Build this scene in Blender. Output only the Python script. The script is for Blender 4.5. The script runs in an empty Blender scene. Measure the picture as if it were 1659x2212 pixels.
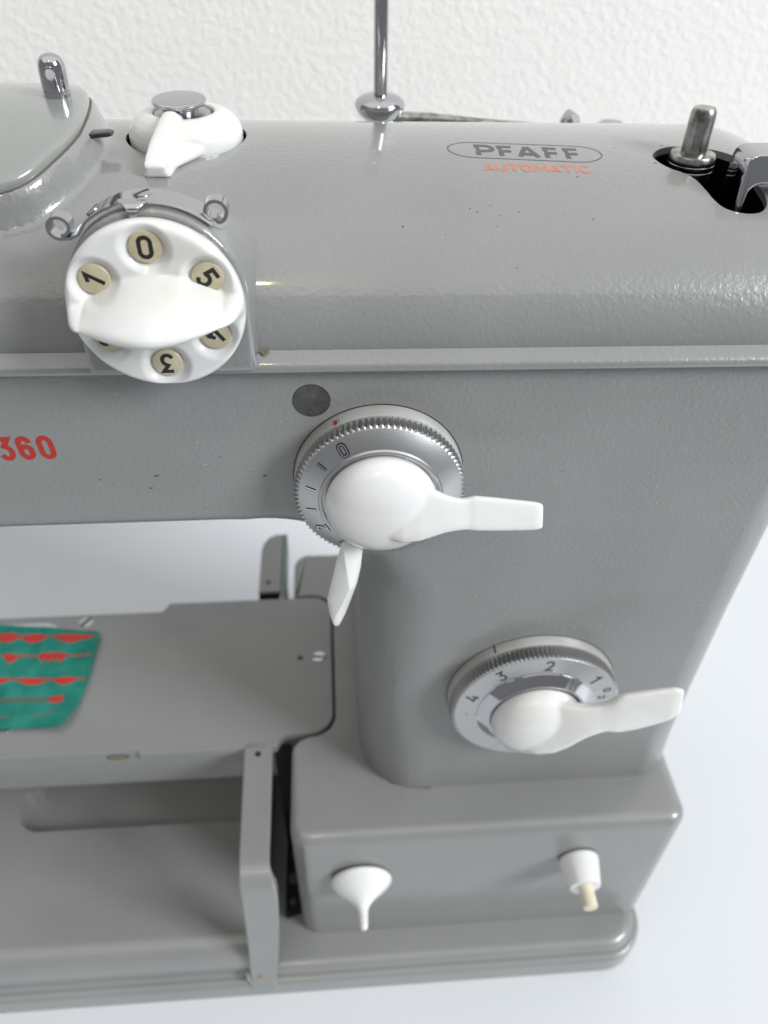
import bpy, bmesh, math, random
import numpy as np
from mathutils import Vector, Matrix
random.seed(7)
PI = math.pi
S = 0.01                      # everything below is written in centimetres
C = bpy.context.scene.collection
sc = bpy.context.scene

# ------------------------------------------------------------------ camera
cam = bpy.data.cameras.new('camera')
co = bpy.data.objects.new('camera', cam); C.objects.link(co); sc.camera = co
rt = Vector((0.99760261, -0.06780481, 0.01383959))
up = Vector((0.03473135, 0.66353601, 0.74733774))
bk = Vector((-0.05985616, -0.74506541, 0.66430021))
co.matrix_world = Matrix((
    (rt.x, up.x, bk.x, 0.0), (rt.y, up.y, bk.y, -15.0 * S), (rt.z, up.z, bk.z, 37.5 * S), (0, 0, 0, 1)))
cam.sensor_fit = 'VERTICAL'; cam.sensor_height = 36.0; cam.sensor_width = 27.0
cam.lens = 1680.0 / 2212.0 * 36.0
cam.clip_start = 0.005; cam.clip_end = 50
cam.dof.use_dof = True; cam.dof.focus_distance = 0.168; cam.dof.aperture_fstop = 15.0

# ------------------------------------------------------------------ light
w = bpy.data.worlds.new('World'); sc.world = w; w.use_nodes = True
bg = w.node_tree.nodes['Background']
bg.inputs[0].default_value = (0.93, 0.97, 1.0, 1); bg.inputs[1].default_value = 0.26

def area_light(name, loc, target, sx, sy, power, col):
    l = bpy.data.lights.new(name, 'AREA'); l.shape = 'RECTANGLE'
    l.size = sx; l.size_y = sy; l.energy = power; l.color = col
    o = bpy.data.objects.new(name, l); C.objects.link(o)
    o.location = loc
    o.rotation_euler = (Vector(target) - Vector(loc)).to_track_quat('-Z', 'Y').to_euler()
    return o
area_light('window_light', (2.6, -1.55, 2.0), (0.0, 0.0, 0.2), 1.1, 1.2, 126, (0.94, 0.97, 1.0))
area_light('overhead_fill', (-0.2, -0.1, 2.2), (-0.2, -0.1, 0.2), 4.4, 3.6, 42, (1.0, 0.995, 0.985))  # unseen soft fill added overhead in place of ceiling bounce
area_light('ceiling_lamp', (-0.14, -0.82, 1.62), (-0.02, 0.0, 0.2), 0.065, 0.065, 1.1, (1.0, 0.86, 0.36))
sc.view_settings.view_transform = 'Standard'; sc.view_settings.look = 'None'
sc.view_settings.exposure = 0.0; sc.view_settings.gamma = 1.0
sc.cycles.max_bounces = 10

# ------------------------------------------------------------------ materials
def mat(name, col, rough=0.4, metal=0.0, coat=0.0, spec=0.5):
    m = bpy.data.materials.new(name); m.use_nodes = True
    b = m.node_tree.nodes['Principled BSDF']
    b.inputs['Base Color'].default_value = (*col, 1); b.inputs['Roughness'].default_value = rough
    b.inputs['Metallic'].default_value = metal; b.inputs['Coat Weight'].default_value = coat
    b.inputs['Specular IOR Level'].default_value = spec
    return m
def add(m, t, **kw):
    n = m.node_tree.nodes.new(t)
    for k, v in kw.items(): setattr(n, k, v)
    return n
def lk(m, a, b): m.node_tree.links.new(a, b)
def bsdf(m): return m.node_tree.nodes['Principled BSDF']
def bump(m, layers, dist=0.0004):
    """layers: (scale 1/m, detail, weight)"""
    tc = add(m, 'ShaderNodeTexCoord'); prev = None
    for s, d, wt in layers:
        n = add(m, 'ShaderNodeTexNoise'); n.inputs['Scale'].default_value = s; n.inputs['Detail'].default_value = d
        lk(m, tc.outputs['Object'], n.inputs['Vector'])
        b = add(m, 'ShaderNodeBump'); b.inputs['Strength'].default_value = wt; b.inputs['Distance'].default_value = dist
        lk(m, n.outputs['Fac'], b.inputs['Height'])
        if prev: lk(m, prev.outputs['Normal'], b.inputs['Normal'])
        prev = b
    lk(m, prev.outputs['Normal'], bsdf(m).inputs['Normal'])
def tint(m, c1, c2, scale, lo=0.35, hi=0.65, detail=4):
    tc = add(m, 'ShaderNodeTexCoord'); n = add(m, 'ShaderNodeTexNoise')
    n.inputs['Scale'].default_value = scale; n.inputs['Detail'].default_value = detail
    lk(m, tc.outputs['Object'], n.inputs['Vector'])
    r = add(m, 'ShaderNodeValToRGB')
    r.color_ramp.elements[0].position = lo; r.color_ramp.elements[0].color = (*c1, 1)
    r.color_ramp.elements[1].position = hi; r.color_ramp.elements[1].color = (*c2, 1)
    lk(m, n.outputs['Fac'], r.inputs['Fac']); lk(m, r.outputs['Color'], bsdf(m).inputs['Base Color'])
    return r
def specks(m, ramp, scale, thr, col=(0.05, 0.045, 0.04)):
    """sparse small chips in the paint"""
    tc = add(m, 'ShaderNodeTexCoord')
    wn = add(m, 'ShaderNodeTexNoise'); wn.inputs['Scale'].default_value = 900
    mx0 = add(m, 'ShaderNodeVectorMath', operation='MULTIPLY_ADD')
    mx0.inputs[1].default_value = (0.0012,) * 3
    lk(m, tc.outputs['Object'], wn.inputs['Vector']); lk(m, wn.outputs['Color'], mx0.inputs[0]); lk(m, tc.outputs['Object'], mx0.inputs[2])
    v = add(m, 'ShaderNodeTexVoronoi'); v.inputs['Scale'].default_value = scale
    lk(m, mx0.outputs[0], v.inputs['Vector'])
    sx = add(m, 'ShaderNodeSeparateColor'); lk(m, v.outputs['Color'], sx.inputs[0])
    mr = add(m, 'ShaderNodeMath', operation='MULTIPLY'); mr.inputs[1].default_value = 0.13   # chip size by cell
    pw = add(m, 'ShaderNodeMath', operation='POWER'); pw.inputs[1].default_value = 9
    lk(m, sx.outputs[0], pw.inputs[0]); lk(m, pw.outputs[0], mr.inputs[0])
    lt = add(m, 'ShaderNodeMath', operation='LESS_THAN'); lk(m, v.outputs['Distance'], lt.inputs[0]); lk(m, mr.outputs[0], lt.inputs[1])
    gt = add(m, 'ShaderNodeMath', operation='GREATER_THAN'); gt.inputs[1].default_value = thr
    lk(m, sx.outputs[1], gt.inputs[0])
    ml = add(m, 'ShaderNodeMath', operation='MULTIPLY'); lk(m, lt.outputs[0], ml.inputs[0]); lk(m, gt.outputs[0], ml.inputs[1])
    mix = add(m, 'ShaderNodeMixRGB'); mix.inputs[2].default_value = (*col, 1)
    lk(m, ml.outputs[0], mix.inputs[0]); lk(m, ramp.outputs['Color'], mix.inputs[1]); lk(m, mix.outputs[0], bsdf(m).inputs['Base Color'])

PG = (0.236, 0.239, 0.235)
paint = mat('grey_enamel', PG, 0.32, 0, 0.3)
bsdf(paint).inputs['Coat Roughness'].default_value = 0.10
r_ = tint(paint, tuple(c * .94 for c in PG), tuple(c * 1.05 for c in PG), 22)
specks(paint, r_, 170, 0.55)
bump(paint, [(880, 2, 0.42), (260, 1, .10)], 0.0004)
paint_bed = mat('smooth_grey_enamel', PG, 0.36, 0, 0.6)
bsdf(paint_bed).inputs['Coat Roughness'].default_value = 0.13
r_ = tint(paint_bed, tuple(c * .93 for c in PG), tuple(c * 1.04 for c in PG), 18)
bump(paint_bed, [(760, 2, 0.22)], 0.0004)
paint_top = mat('glossy_grey_enamel', PG, 0.28, 0, 1.0)
bsdf(paint_top).inputs['Coat Roughness'].default_value = 0.06
r_ = tint(paint_top, tuple(c * .95 for c in PG), tuple(c * 1.05 for c in PG), 22)
specks(paint_top, r_, 230, 0.45)
bump(paint_top, [(860, 2, 0.34), (240, 1, .12)], 0.0004)
lid_paint = mat('lid_grey_enamel', (0.265, 0.275, 0.262), 0.22, 0, 0.7)
bsdf(lid_paint).inputs['Coat Roughness'].default_value = 0.05
bump(lid_paint, [(380, 2, 0.10)], 0.0004)
white = mat('white_plastic', (0.70, 0.70, 0.69), 0.20, 0, 0.4)
bsdf(white).inputs['Coat Roughness'].default_value = 0.08
bsdf(white).inputs['Subsurface Weight'].default_value = 0.15; bsdf(white).inputs['Subsurface Radius'].default_value = (0.002, 0.002, 0.0018)
bsdf(white).inputs['Subsurface Scale'].default_value = 1.0
tint(white, (0.70, 0.69, 0.65), (0.755, 0.755, 0.75), 45, 0.30, 0.55)
bump(white, [(260, 2, 0.05)], 0.0004)
cream = mat('cream_plastic', (0.60, 0.53, 0.36), 0.35)
tint(cream, (0.45, 0.40, 0.265), (0.55, 0.50, 0.36), 250)
ivory = mat('ivory_plastic', (0.72, 0.65, 0.46), 0.35)
tint(ivory, (0.68, 0.62, 0.47), (0.76, 0.72, 0.60), 160)
flange_m = mat('yellowed_white_enamel', (0.46, 0.47, 0.44), 0.28, 0, 0.4)
tint(flange_m, (0.33, 0.33, 0.30), (0.43, 0.435, 0.425), 70)
chrome = mat('chrome', (0.50, 0.50, 0.52), 0.07, 1)
bump(chrome, [(240, 2, 0.03)], 0.0004)
steel = mat('satin_steel', (0.50, 0.50, 0.52), 0.30, 1)
bump(steel, [(900, 2, 0.06)], 0.0003)
worn = mat('worn_steel', (0.42, 0.41, 0.40), 0.26, 1)
tint(worn, (0.20, 0.19, 0.18), (0.50, 0.49, 0.47), 350)
satin = mat('satin_chrome', (0.50, 0.50, 0.505), 0.38, 1)
bump(satin, [(2600, 1, 0.10)], 0.0002)
dkcap = mat('dark_steel_cap', (0.09, 0.088, 0.09), 0.42, 0.6)
tint(dkcap, (0.07, 0.068, 0.07), (0.13, 0.127, 0.13), 300)
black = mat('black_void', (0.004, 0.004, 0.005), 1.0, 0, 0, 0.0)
blackp = mat('black_lacquer', (0.015, 0.015, 0.017), 0.25, 0, 0.3)
ink = mat('black_ink', (0.012, 0.012, 0.012), 0.45)
redp = mat('red_lettering', (0.42, 0.022, 0.010), 0.38)
orange = mat('faded_red_lettering', (0.62, 0.19, 0.11), 0.4)
tint(orange, (0.52, 0.19, 0.125), (0.42, 0.27, 0.22), 240, 0.5, 0.75)
greyl = mat('grey_lettering', (0.085, 0.085, 0.09), 0.4)
brass = mat('brass', (0.42, 0.36, 0.22), 0.3, 0.9)
dirt = mat('dried_oil', (0.17, 0.13, 0.085), 0.8)
brownm = mat('dark_seam', (0.10, 0.08, 0.06), 0.7)

wallm = mat('rough_white_plaster', (0.90, 0.885, 0.855), 0.85, 0, 0, 0.2)
bump(wallm, [(40, 2, 0.10), (250, 3, 0.26), (620, 3, 0.20)], 0.003)
tablem = mat('white_laminate', (0.70, 0.73, 0.78), 0.38, 0, 0, 0.4)
tint(tablem, (0.635, 0.655, 0.69), (0.655, 0.675, 0.705), 5)

clothm = mat('green_cotton', (0.03, 0.27, 0.21), 0.85, 0, 0, 0.2)
tint(clothm, (0.014, 0.18, 0.142), (0.03, 0.26, 0.205), 110)
tc = add(clothm, 'ShaderNodeTexCoord'); wv = add(clothm, 'ShaderNodeTexWave'); wv.inputs['Scale'].default_value = 450
lk(clothm, tc.outputs['Object'], wv.inputs['Vector'])
bb = add(clothm, 'ShaderNodeBump'); bb.inputs['Strength'].default_value = 0.3; bb.inputs['Distance'].default_value = 0.0003
lk(clothm, wv.outputs['Fac'], bb.inputs['Height']); lk(clothm, bb.outputs['Normal'], bsdf(clothm).inputs['Normal'])
threadm = mat('red_thread', (0.55, 0.03, 0.02), 0.6)
tc = add(threadm, 'ShaderNodeTexCoord'); wv = add(threadm, 'ShaderNodeTexWave'); wv.inputs['Scale'].default_value = 700
lk(threadm, tc.outputs['Object'], wv.inputs['Vector'])
bb = add(threadm, 'ShaderNodeBump'); bb.inputs['Strength'].default_value = 0.5; bb.inputs['Distance'].default_value = 0.0003
lk(threadm, wv.outputs['Fac'], bb.inputs['Height']); lk(threadm, bb.outputs['Normal'], bsdf(threadm).inputs['Normal'])
dullthread = mat('dull_red_thread', (0.22, 0.10, 0.07), 0.7)

# ------------------------------------------------------------------ mesh helpers
class MB:
    def __init__(s): s.v = []; s.f = []; s.mi = []
    def vs(s, pts):
        b = len(s.v); s.v += [tuple(p) for p in pts]; return list(range(b, b + len(pts)))
    def face(s, idx, m=0): s.f.append(list(idx)); s.mi.append(m)
    def bridge(s, a, b, closed=True, m=0):
        n = len(a)
        for i in range(n if closed else n - 1):
            j = (i + 1) % n; s.face((a[i], a[j], b[j], b[i]), m)
    def fan(s, ring, centre, m=0):
        c = s.vs([centre])[0]
        for i in range(len(ring)): s.face((ring[i], ring[(i + 1) % len(ring)], c), m)
    def mesh(s, name, mats, sharp=35, smooth=True):
        me = bpy.data.meshes.new(name)
        me.from_pydata([(x * S, y * S, z * S) for x, y, z in s.v], [], s.f)
        for m in (mats if isinstance(mats, (list, tuple)) else [mats]): me.materials.append(m)
        if any(s.mi): me.polygons.foreach_set('material_index', s.mi)
        bm = bmesh.new(); bm.from_mesh(me); bmesh.ops.recalc_face_normals(bm, faces=bm.faces[:]); bm.to_mesh(me); bm.free()
        finish(me, sharp, smooth); return me
def finish(me, sharp=35, smooth=True):
    me.polygons.foreach_set('use_smooth', [smooth] * len(me.polygons))
    if smooth: me.set_sharp_from_angle(angle=math.radians(sharp))
    me.update()
def obj(name, me, parent=None):
    o = bpy.data.objects.new(name, me); C.objects.link(o)
    if parent is not None: o.parent = parent
    return o
def build(mb, name, mats, parent=None, sharp=35, smooth=True):
    return obj(name, mb.mesh(name, mats, sharp, smooth), parent)

def frame(axis, xdir=None):
    a = Vector(axis).normalized()
    x = Vector(xdir) if xdir is not None else (Vector((1, 0, 0)) if abs(a.x) < .9 else Vector((0, 1, 0)))
    x = (x - a * x.dot(a)).normalized(); return x, a.cross(x), a
def lathe(mb, prof, origin, axis, seg=64, mod=None, m=0, cap=True):
    """prof: (radius, height) pairs; mod(angle, k) -> radius factor"""
    x, y, a = frame(axis); o = Vector(origin); prev = None
    for k, (r, h) in enumerate(prof):
        if r < 1e-6:
            if prev is not None: mb.fan(prev, o + a * h, m)
            prev = None; continue
        ring = []
        for i in range(seg):
            t = 2 * PI * i / seg; rr = r * (mod(t, k) if mod else 1)
            ring.append(o + x * (rr * math.cos(t)) + y * (rr * math.sin(t)) + a * h)
        ids = mb.vs(ring)
        if prev is None and cap: mb.face(ids[::-1], m)
        elif prev is not None: mb.bridge(prev, ids, True, m)
        prev = ids
    if prev is not None and cap: mb.face(prev, m)
def lathed(name, prof, origin, axis, mats, parent, seg=64, mod=None, sharp=35):
    mb = MB(); lathe(mb, prof, origin, axis, seg, mod); return build(mb, name, mats, parent, sharp)

def round_poly(pts, n=10):
    """pts: (a, b, radius[, edge radius]) CCW -> fine points with the edge radius carried along"""
    out = []; N = len(pts)
    for i in range(N):
        p0 = Vector(pts[i - 1][:2]); p = Vector(pts[i][:2]); p1 = Vector(pts[(i + 1) % N][:2]); R = pts[i][2]
        er = pts[i][3] if len(pts[i]) > 3 else None
        if R <= 1e-6: out.append((p.x, p.y, er)); continue
        d0 = (p0 - p).normalized(); d1 = (p1 - p).normalized()
        half = math.acos(max(-1, min(1, d0.dot(d1)))) / 2
        tl = R / math.tan(half); c = p + (d0 + d1).normalized() * (R / math.sin(half))
        s = p + d0 * tl; e = p + d1 * tl
        a0 = math.atan2(s.y - c.y, s.x - c.x); a1 = math.atan2(e.y - c.y, e.x - c.x)
        while a1 - a0 > PI: a1 -= 2 * PI
        while a1 - a0 < -PI: a1 += 2 * PI
        for k in range(n + 1):
            t = a0 + (a1 - a0) * k / n; out.append((c.x + R * math.cos(t), c.y + R * math.sin(t), er))
    return out
def normals2(pts):
    N = len(pts); res = []
    for i in range(N):
        a = Vector(pts[i - 1][:2]); b = Vector(pts[i][:2]); c = Vector(pts[(i + 1) % N][:2])
        n = Vector((0, 0))
        for u in ((b - a), (c - b)):
            if u.length > 1e-9: u = u.normalized(); n += Vector((-u.y, u.x))
        n.normalize()
        u = (b - a); k = 1.0
        if u.length > 1e-9:
            u.normalize(); k = max(0.5, n.dot(Vector((-u.y, u.x))))
        res.append(n / k)
    return res
def softprism(mb, pts, r, front, back, mp, K=7, m=0, backcap=True, extra=None, rad=None, nrm=None):
    """pts CCW outline (a,b); front cap at depth `front`, edges rounded by r, walls to `back`"""
    nr = nrm or normals2(pts)
    N = len(pts)
    rr = rad or [(p[2] if len(p) > 2 and p[2] is not None else r) for p in pts]
    sgn = 1 if back > front else -1
    b0 = mb.vs([mp(p[0], p[1], back) for p in pts])
    if backcap: mb.face(b0[::-1], m)
    prev = b0
    for k in range(K + 1):
        th = PI / 2 * k / K; ring = []
        for i, p in enumerate(pts):
            ins = rr[i] * (1 - math.cos(th)); c = front + sgn * rr[i] * (1 - math.sin(th))
            ring.append(mp(p[0] + nr[i].x * ins, p[1] + nr[i].y * ins, c))
        ids = mb.vs(ring); mb.bridge(prev, ids, True, m); prev = ids
    e = extra if extra is not None else 0.04
    ids = mb.vs([mp(p[0] + nr[i].x * (rr[i] + e), p[1] + nr[i].y * (rr[i] + e), front) for i, p in enumerate(pts)])
    mb.bridge(prev, ids, True, m); mb.face(ids, m)
XZ = lambda a, b, c: (a, c, b)       # outline in X,Z, depth along Y
XY = lambda a, b, c: (a, b, c)       # plan outline, depth = height
def dens(pts, step):
    out = []; N = len(pts)
    for i in range(N):
        a = pts[i]; b = pts[(i + 1) % N]; L = math.hypot(b[0] - a[0], b[1] - a[1]); n = max(1, int(L / step))
        for k in range(n):
            t = k / n; out.append((a[0] + (b[0] - a[0]) * t, a[1] + (b[1] - a[1]) * t) + tuple(a[2:]))
    return out

def ribbon(path, wd, closed=False):
    """left and right edges of a 2D stroke with mitred corners"""
    P = [Vector(p) for p in path]; n = len(P); L = []; R = []
    for i in range(n):
        a = P[i - 1] if (i > 0 or closed) else None; c = P[(i + 1) % n] if (i < n - 1 or closed) else None
        ds = []
        if a is not None: ds.append((P[i] - a).normalized())
        if c is not None: ds.append((c - P[i]).normalized())
        ns = [Vector((-d.y, d.x)) for d in ds]
        nn = sum(ns, Vector((0, 0))).normalized(); k = min(2.2, 1 / max(.3, nn.dot(ns[0])))
        L.append(P[i] + nn * (wd / 2 * k)); R.append(P[i] - nn * (wd / 2 * k))
    return L, R
def stroke(mb, path, wd, mp, closed=False, depth=0.0, m=0):
    """mp(u, v, h) -> point; a flat (or `depth` thick) stroke standing off the surface"""
    L, R = ribbon(path, wd, closed); n = len(L); e = .0006
    l = mb.vs([mp(q.x, q.y, depth + e * i / n) for i, q in enumerate(L)]); r = mb.vs([mp(q.x, q.y, depth + e * i / n) for i, q in enumerate(R)])
    rng = range(n if closed else n - 1)
    for i in rng: j = (i + 1) % n; mb.face((l[i], r[i], r[j], l[j]), m)
    if depth > 0:
        lb = mb.vs([mp(q.x, q.y, -.02) for q in L]); rb = mb.vs([mp(q.x, q.y, -.02) for q in R])
        for i in rng:
            j = (i + 1) % n; mb.face((l[i], l[j], lb[j], lb[i]), m); mb.face((r[j], r[i], rb[i], rb[j]), m)
        if not closed:
            mb.face((l[0], lb[0], rb[0], r[0]), m); mb.face((l[-1], r[-1], rb[-1], lb[-1]), m)
def arcp(cx, cy, rx, ry, a0, a1, n=10):
    return [(cx + rx * math.cos(math.radians(a0 + (a1 - a0) * k / n)), cy + ry * math.sin(math.radians(a0 + (a1 - a0) * k / n))) for k in range(n + 1)]
# glyphs as strokes in a box 0.6 wide and 1 high (centre lines): list of (path, closed)
def glyph(ch):
    if ch == '0': return [(arcp(.3, .72, .24, .24, 0, 180) + arcp(.3, .28, .24, .24, 180, 360), True)]
    if ch == '1': return [([(.08, .70), (.36, .96), (.36, 0)], False)]
    if ch == '2': return [(arcp(.3, .70, .23, .25, 170, -20) + [(.42, .42), (.08, .04), (.58, .04)], False)]
    if ch == '3': return [([(.06, .95), (.52, .95), (.27, .60)] + arcp(.28, .30, .24, .28, 80, -160), False)]
    if ch == '5': return [([(.54, .95), (.12, .95), (.10, .55)] + arcp(.29, .31, .24, .28, 125, -150), False)]
    if ch == '6': return [([(.53, .74)] + arcp(.3, .73, .23, .23, 20, 180, 8) + arcp(.3, .27, .23, .23, 180, 360, 10) + arcp(.3, .37, .23, .2, 0, 150, 8), False)]
    if ch == '4': return [([(.58, .24), (.04, .24), (.34, .98)], False), ([(.44, .55), (.44, 0)], False)]
    if ch == 'P': return [([(.10, 0), (.10, .93), (.34, .93)] + arcp(.36, .66, .22, .27, 85, -85, 8) + [(.19, .39)], False)]
    if ch == 'F': return [([(.12, 0), (.12, .90), (.60, .90)], False), ([(.24, .45), (.55, .45)], False)]
    if ch == 'A': return [([(.05, 0), (.29, .97)], False), ([(.31, .97), (.55, 0)], False), ([(.16, .26), (.44, .26)], False)]
    if ch == 'U': return [([(.08, 1), (.08, .3)] + arcp(.3, .3, .22, .25, 180, 360, 8) + [(.52, 1)], False)]
    if ch == 'T': return [([(0, .92), (.6, .92)], False), ([(.3, .86), (.3, 0)], False)]
    if ch == 'O': return [(arcp(.3, .68, .23, .27, 0, 180) + arcp(.3, .32, .23, .27, 180, 360), True)]
    if ch == 'M': return [([(.06, 0), (.10, .92), (.33, .30), (.56, .92), (.60, 0)], False)]
    if ch == 'I': return [([(.3, 0), (.3, 1)], False)]
    if ch == 'C': return [(arcp(.32, .68, .22, .26, 25, 180) + arcp(.32, .32, .22, .26, 180, 335), False)]
    if ch == '|': return [([(.3, 0), (.3, 1)], False)]
    return []
def engraved(mb, ch, h, wd, sw, mp, d):
    put_glyph(mb, ch, h, wd, sw * 2.1, lambda u, v, q: mp(u, v, q + .003), 0, 1); put_glyph(mb, ch, h, wd, sw * .8, mp, d, 0)
def put_glyph(mb, ch, h, wd, sw, mp, depth=0.0, m=0, cx=.3, shear=0.0):
    for gi, (path, closed) in enumerate(glyph(ch)):
        stroke(mb, [((p[0] - cx) * wd / .6 + shear * (p[1] - .5) * h, (p[1] - .5) * h) for p in path], sw, (lambda u, v, q, gi=gi: mp(u, v, q + .0014 * gi)), closed, depth, m)

def tubes(mb, path, rad, seg=14, m=0, cap=True):
    P = [Vector(p) for p in path]; prev = None; x = None
    for i in range(len(P)):
        d = (P[min(i + 1, len(P) - 1)] - P[max(i - 1, 0)]).normalized()
        if x is None: x = frame(d)[0]
        x = (x - d * x.dot(d)).normalized(); y = d.cross(x); r = rad[i] if isinstance(rad, (list, tuple)) else rad
        ids = mb.vs([P[i] + x * (r * math.cos(2 * PI * k / seg)) + y * (r * math.sin(2 * PI * k / seg)) for k in range(seg)])
        if prev: mb.bridge(prev, ids, True, m)
        elif cap: mb.face(ids[::-1], m)
        prev = ids
    if cap: mb.face(prev, m)
def loft(mb, secs, seg=28, m=0):
    """secs: (centre, half axis u, half axis v, exponent)"""
    prev = None
    for c, u, v, e in secs:
        c, u, v = Vector(c), Vector(u), Vector(v); ring = []
        for k in range(seg):
            t = 2 * PI * k / seg; ct, st = math.cos(t), math.sin(t)
            ring.append(c + u * math.copysign(abs(ct) ** (2 / e), ct) + v * math.copysign(abs(st) ** (2 / e), st))
        ids = mb.vs(ring)
        if prev: mb.bridge(prev, ids, True, m)
        else: mb.face(ids[::-1], m)
        prev = ids
    mb.face(prev, m)
def evaluated(o):
    dg = bpy.context.evaluated_depsgraph_get(); dg.update()
    me = bpy.data.meshes.new_from_object(o.evaluated_get(dg)); return me
def drop(o):
    me = o.data; bpy.data.objects.remove(o); bpy.data.meshes.remove(me)
def fused(mb, name, m, parent, voxel=0.03, smooth=10):
    smooth = int(smooth * 3.2)
    """one continuous moulded piece out of overlapping closed lumps"""
    t = obj('tmp', mb.mesh('tmp', m))
    rm = t.modifiers.new('r', 'REMESH'); rm.mode = 'VOXEL'; rm.voxel_size = voxel * S
    sm = t.modifiers.new('s', 'SMOOTH'); sm.factor = 0.5; sm.iterations = smooth
    me = evaluated(t); drop(t); me.name = name
    me.materials.clear(); me.materials.append(m); me.polygons.foreach_set('material_index', [0] * len(me.polygons))
    finish(me, 180); return obj(name, me, parent)
def cut(o, cutters, sharp=35):
    for c in cutters:
        b = o.modifiers.new('b', 'BOOLEAN'); b.operation = 'DIFFERENCE'; b.solver = 'EXACT'; b.object = c
    me = evaluated(o); old = o.data; o.modifiers.clear(); o.data = me; me.name = old.name; bpy.data.meshes.remove(old)
    for c in cutters: drop(c)
    finish(me, sharp)
def empty(name, loc, label=None, cat=None, parent=None):
    o = bpy.data.objects.new(name, None); C.objects.link(o); o.empty_display_size = 0.02
    o.location = Vector(loc) * S
    if label: o['label'] = label
    if cat: o['category'] = cat
    return o

# ------------------------------------------------------------------ setting: wall and table
mb = MB(); N = 2
a = mb.vs([(-90, 30, -6), (90, 30, -6), (90, 30, 120), (-90, 30, 120)]); b = mb.vs([(-90, 33, -6), (90, 33, -6), (90, 33, 120), (-90, 33, 120)])
mb.face(a); mb.face(b[::-1]); mb.bridge(a, b)
wl = build(mb, 'wall', wallm, None, 30, False); wl['kind'] = 'structure'
mb = MB(); softprism(mb, [(-70, -45, None), (70, -45, None), (70, 29.9, None), (-70, 29.9, None)], .1, 0.0, -2.5, XY, 3)
tb = build(mb, 'table_top', tablem)
tb['label'] = 'smooth white table top under the grey sewing machine'; tb['category'] = 'table'

# ------------------------------------------------------------------ sewing machine
mach = empty('sewing_machine', (0, 0, 0), 'vintage grey enamel sewing machine with white knobs and chrome fittings', 'sewing machine')

# -- arm face and column: one casting with a soft edge
def fillet_pts():
    o = [(-23, 23.85, .5)]
    for x in np.arange(-22, -2.45, .8): o.append((float(x), 23.86 - .004 * (x + 22), .5))
    for k in range(0, 19):
        t = math.radians(90 - 5 * k); o.append((-2.42 + 3.0 * math.cos(t), 20.76 + 3.0 * math.sin(t), .5 + 1.7 * (k / 18) ** 1.2))
    for z in np.arange(19.8, 9.0, -.8): o.append((.58 - .012 * (20 - z) * 0, float(z), 2.2))
    o.append((.58, 8.6, 2.2))
    return o
out = fillet_pts(); nl = len(out)
out += [(.8, 8.5, 0.02), (12.3, 8.5, 0.02)]
right = [(12.62, 8.7), (12.6, 9.6), (12.5, 10.6), (12.42, 12), (12.38, 15), (12.4, 19), (12.5, 23), (12.6, 26), (12.6, 28.6)]
out += [(x, z, 1.3) for x, z in right]
out += [(12.4, 28.7, .02), (-22.8, 28.7, .02), (-23, 28.6, .02)]
nr = normals2(out)
nr[nl - 1] = Vector((1, 0)); nr[nl] = Vector((0, 1)); nr[nl + 1] = Vector((0, 1)); nr[nl + 2] = Vector((-1, 0)); nr[nl + 1 + len(right)] = Vector((-1, 0))
nr[0] = Vector((0, 1)); nr[-1] = Vector((0, -1)); nr[-2] = Vector((0, -1)); nr[-3] = Vector((0, -1))
mb = MB(); softprism(mb, out, 0.5, 0.0, 10.3, XZ, 10, nrm=nr, rad=[p[2] for p in out])
build(mb, 'arm_and_column', paint, mach, 40)

# -- upper housing: profile swept along the arm
TILT = -0.012
def profile():
    lip = [(.15, 28.46), (-.20, 28.47), (-.27, 28.50), (-.30, 28.56), (-.30, 28.62), (-.27, 28.68), (-.20, 28.74), (-.10, 28.80), (-.02, 28.84), (.03, 28.88)]
    n = 2.0; pts = list(lip)
    ang = np.linspace(0, PI, 400)
    raw = []
    for t in ang:
        c_, s_ = math.cos(t), math.sin(t)
        raw.append((5.23 - 5.2 * math.copysign(abs(c_) ** (2 / n), c_), 28.92 + 2.86 * abs(s_) ** (2 / n)))
    raw = np.array(raw); ds = np.r_[0, np.cumsum(np.hypot(*np.diff(raw, axis=0).T))]
    sp = np.linspace(0, ds[-1], 130)
    sm = np.stack([np.interp(sp, ds, raw[:, 0]), np.interp(sp, ds, raw[:, 1])], 1)
    return np.vstack([np.array(pts), sm]), len(lip)
PR, NLIP = profile()
PS = np.r_[0, np.cumsum(np.hypot(*np.diff(PR, axis=0).T))]
_t = np.gradient(PR, axis=0); _t /= np.linalg.norm(_t, axis=1)[:, None]
PN = np.stack([-_t[:, 1], _t[:, 0]], 1)                       # outward
def s_of_y(y):
    k = NLIP + 1 + int(np.argmin(np.abs(PR[NLIP + 1:, 0] - y))); return PS[k]
def surf(x, y):
    """height of the bare housing at plan position x, y"""
    return float(np.interp(y, PR[NLIP:, 0], PR[NLIP:, 1])) + TILT * x
def surf_n(y):
    k = NLIP + int(np.argmin(np.abs(PR[NLIP:, 0] - y))); return Vector((0, PN[k, 0], PN[k, 1]))
seam = [(-30, 1.45), (-9, 1.5), (-7.6, 1.62), (-6.61, 1.83), (-6.27, 1.95), (-5.94, 2.22), (-5.72, 2.57), (-5.50, 2.97), (-5.33, 3.43), (-5.27, 3.81), (-5.29, 4.79), (-5.48, 5.77), (-5.75, 6.4), (-6.2, 7.0), (-7, 7.4), (-9, 7.7), (-30, 7.8)]
_k = np.arange(len(seam)); _kk = np.linspace(0, len(seam) - 1, 160)
_sx = np.interp(_kk, _k, [p[0] for p in seam]); _sy = np.interp(_kk, _k, [p[1] for p in seam])
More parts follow.
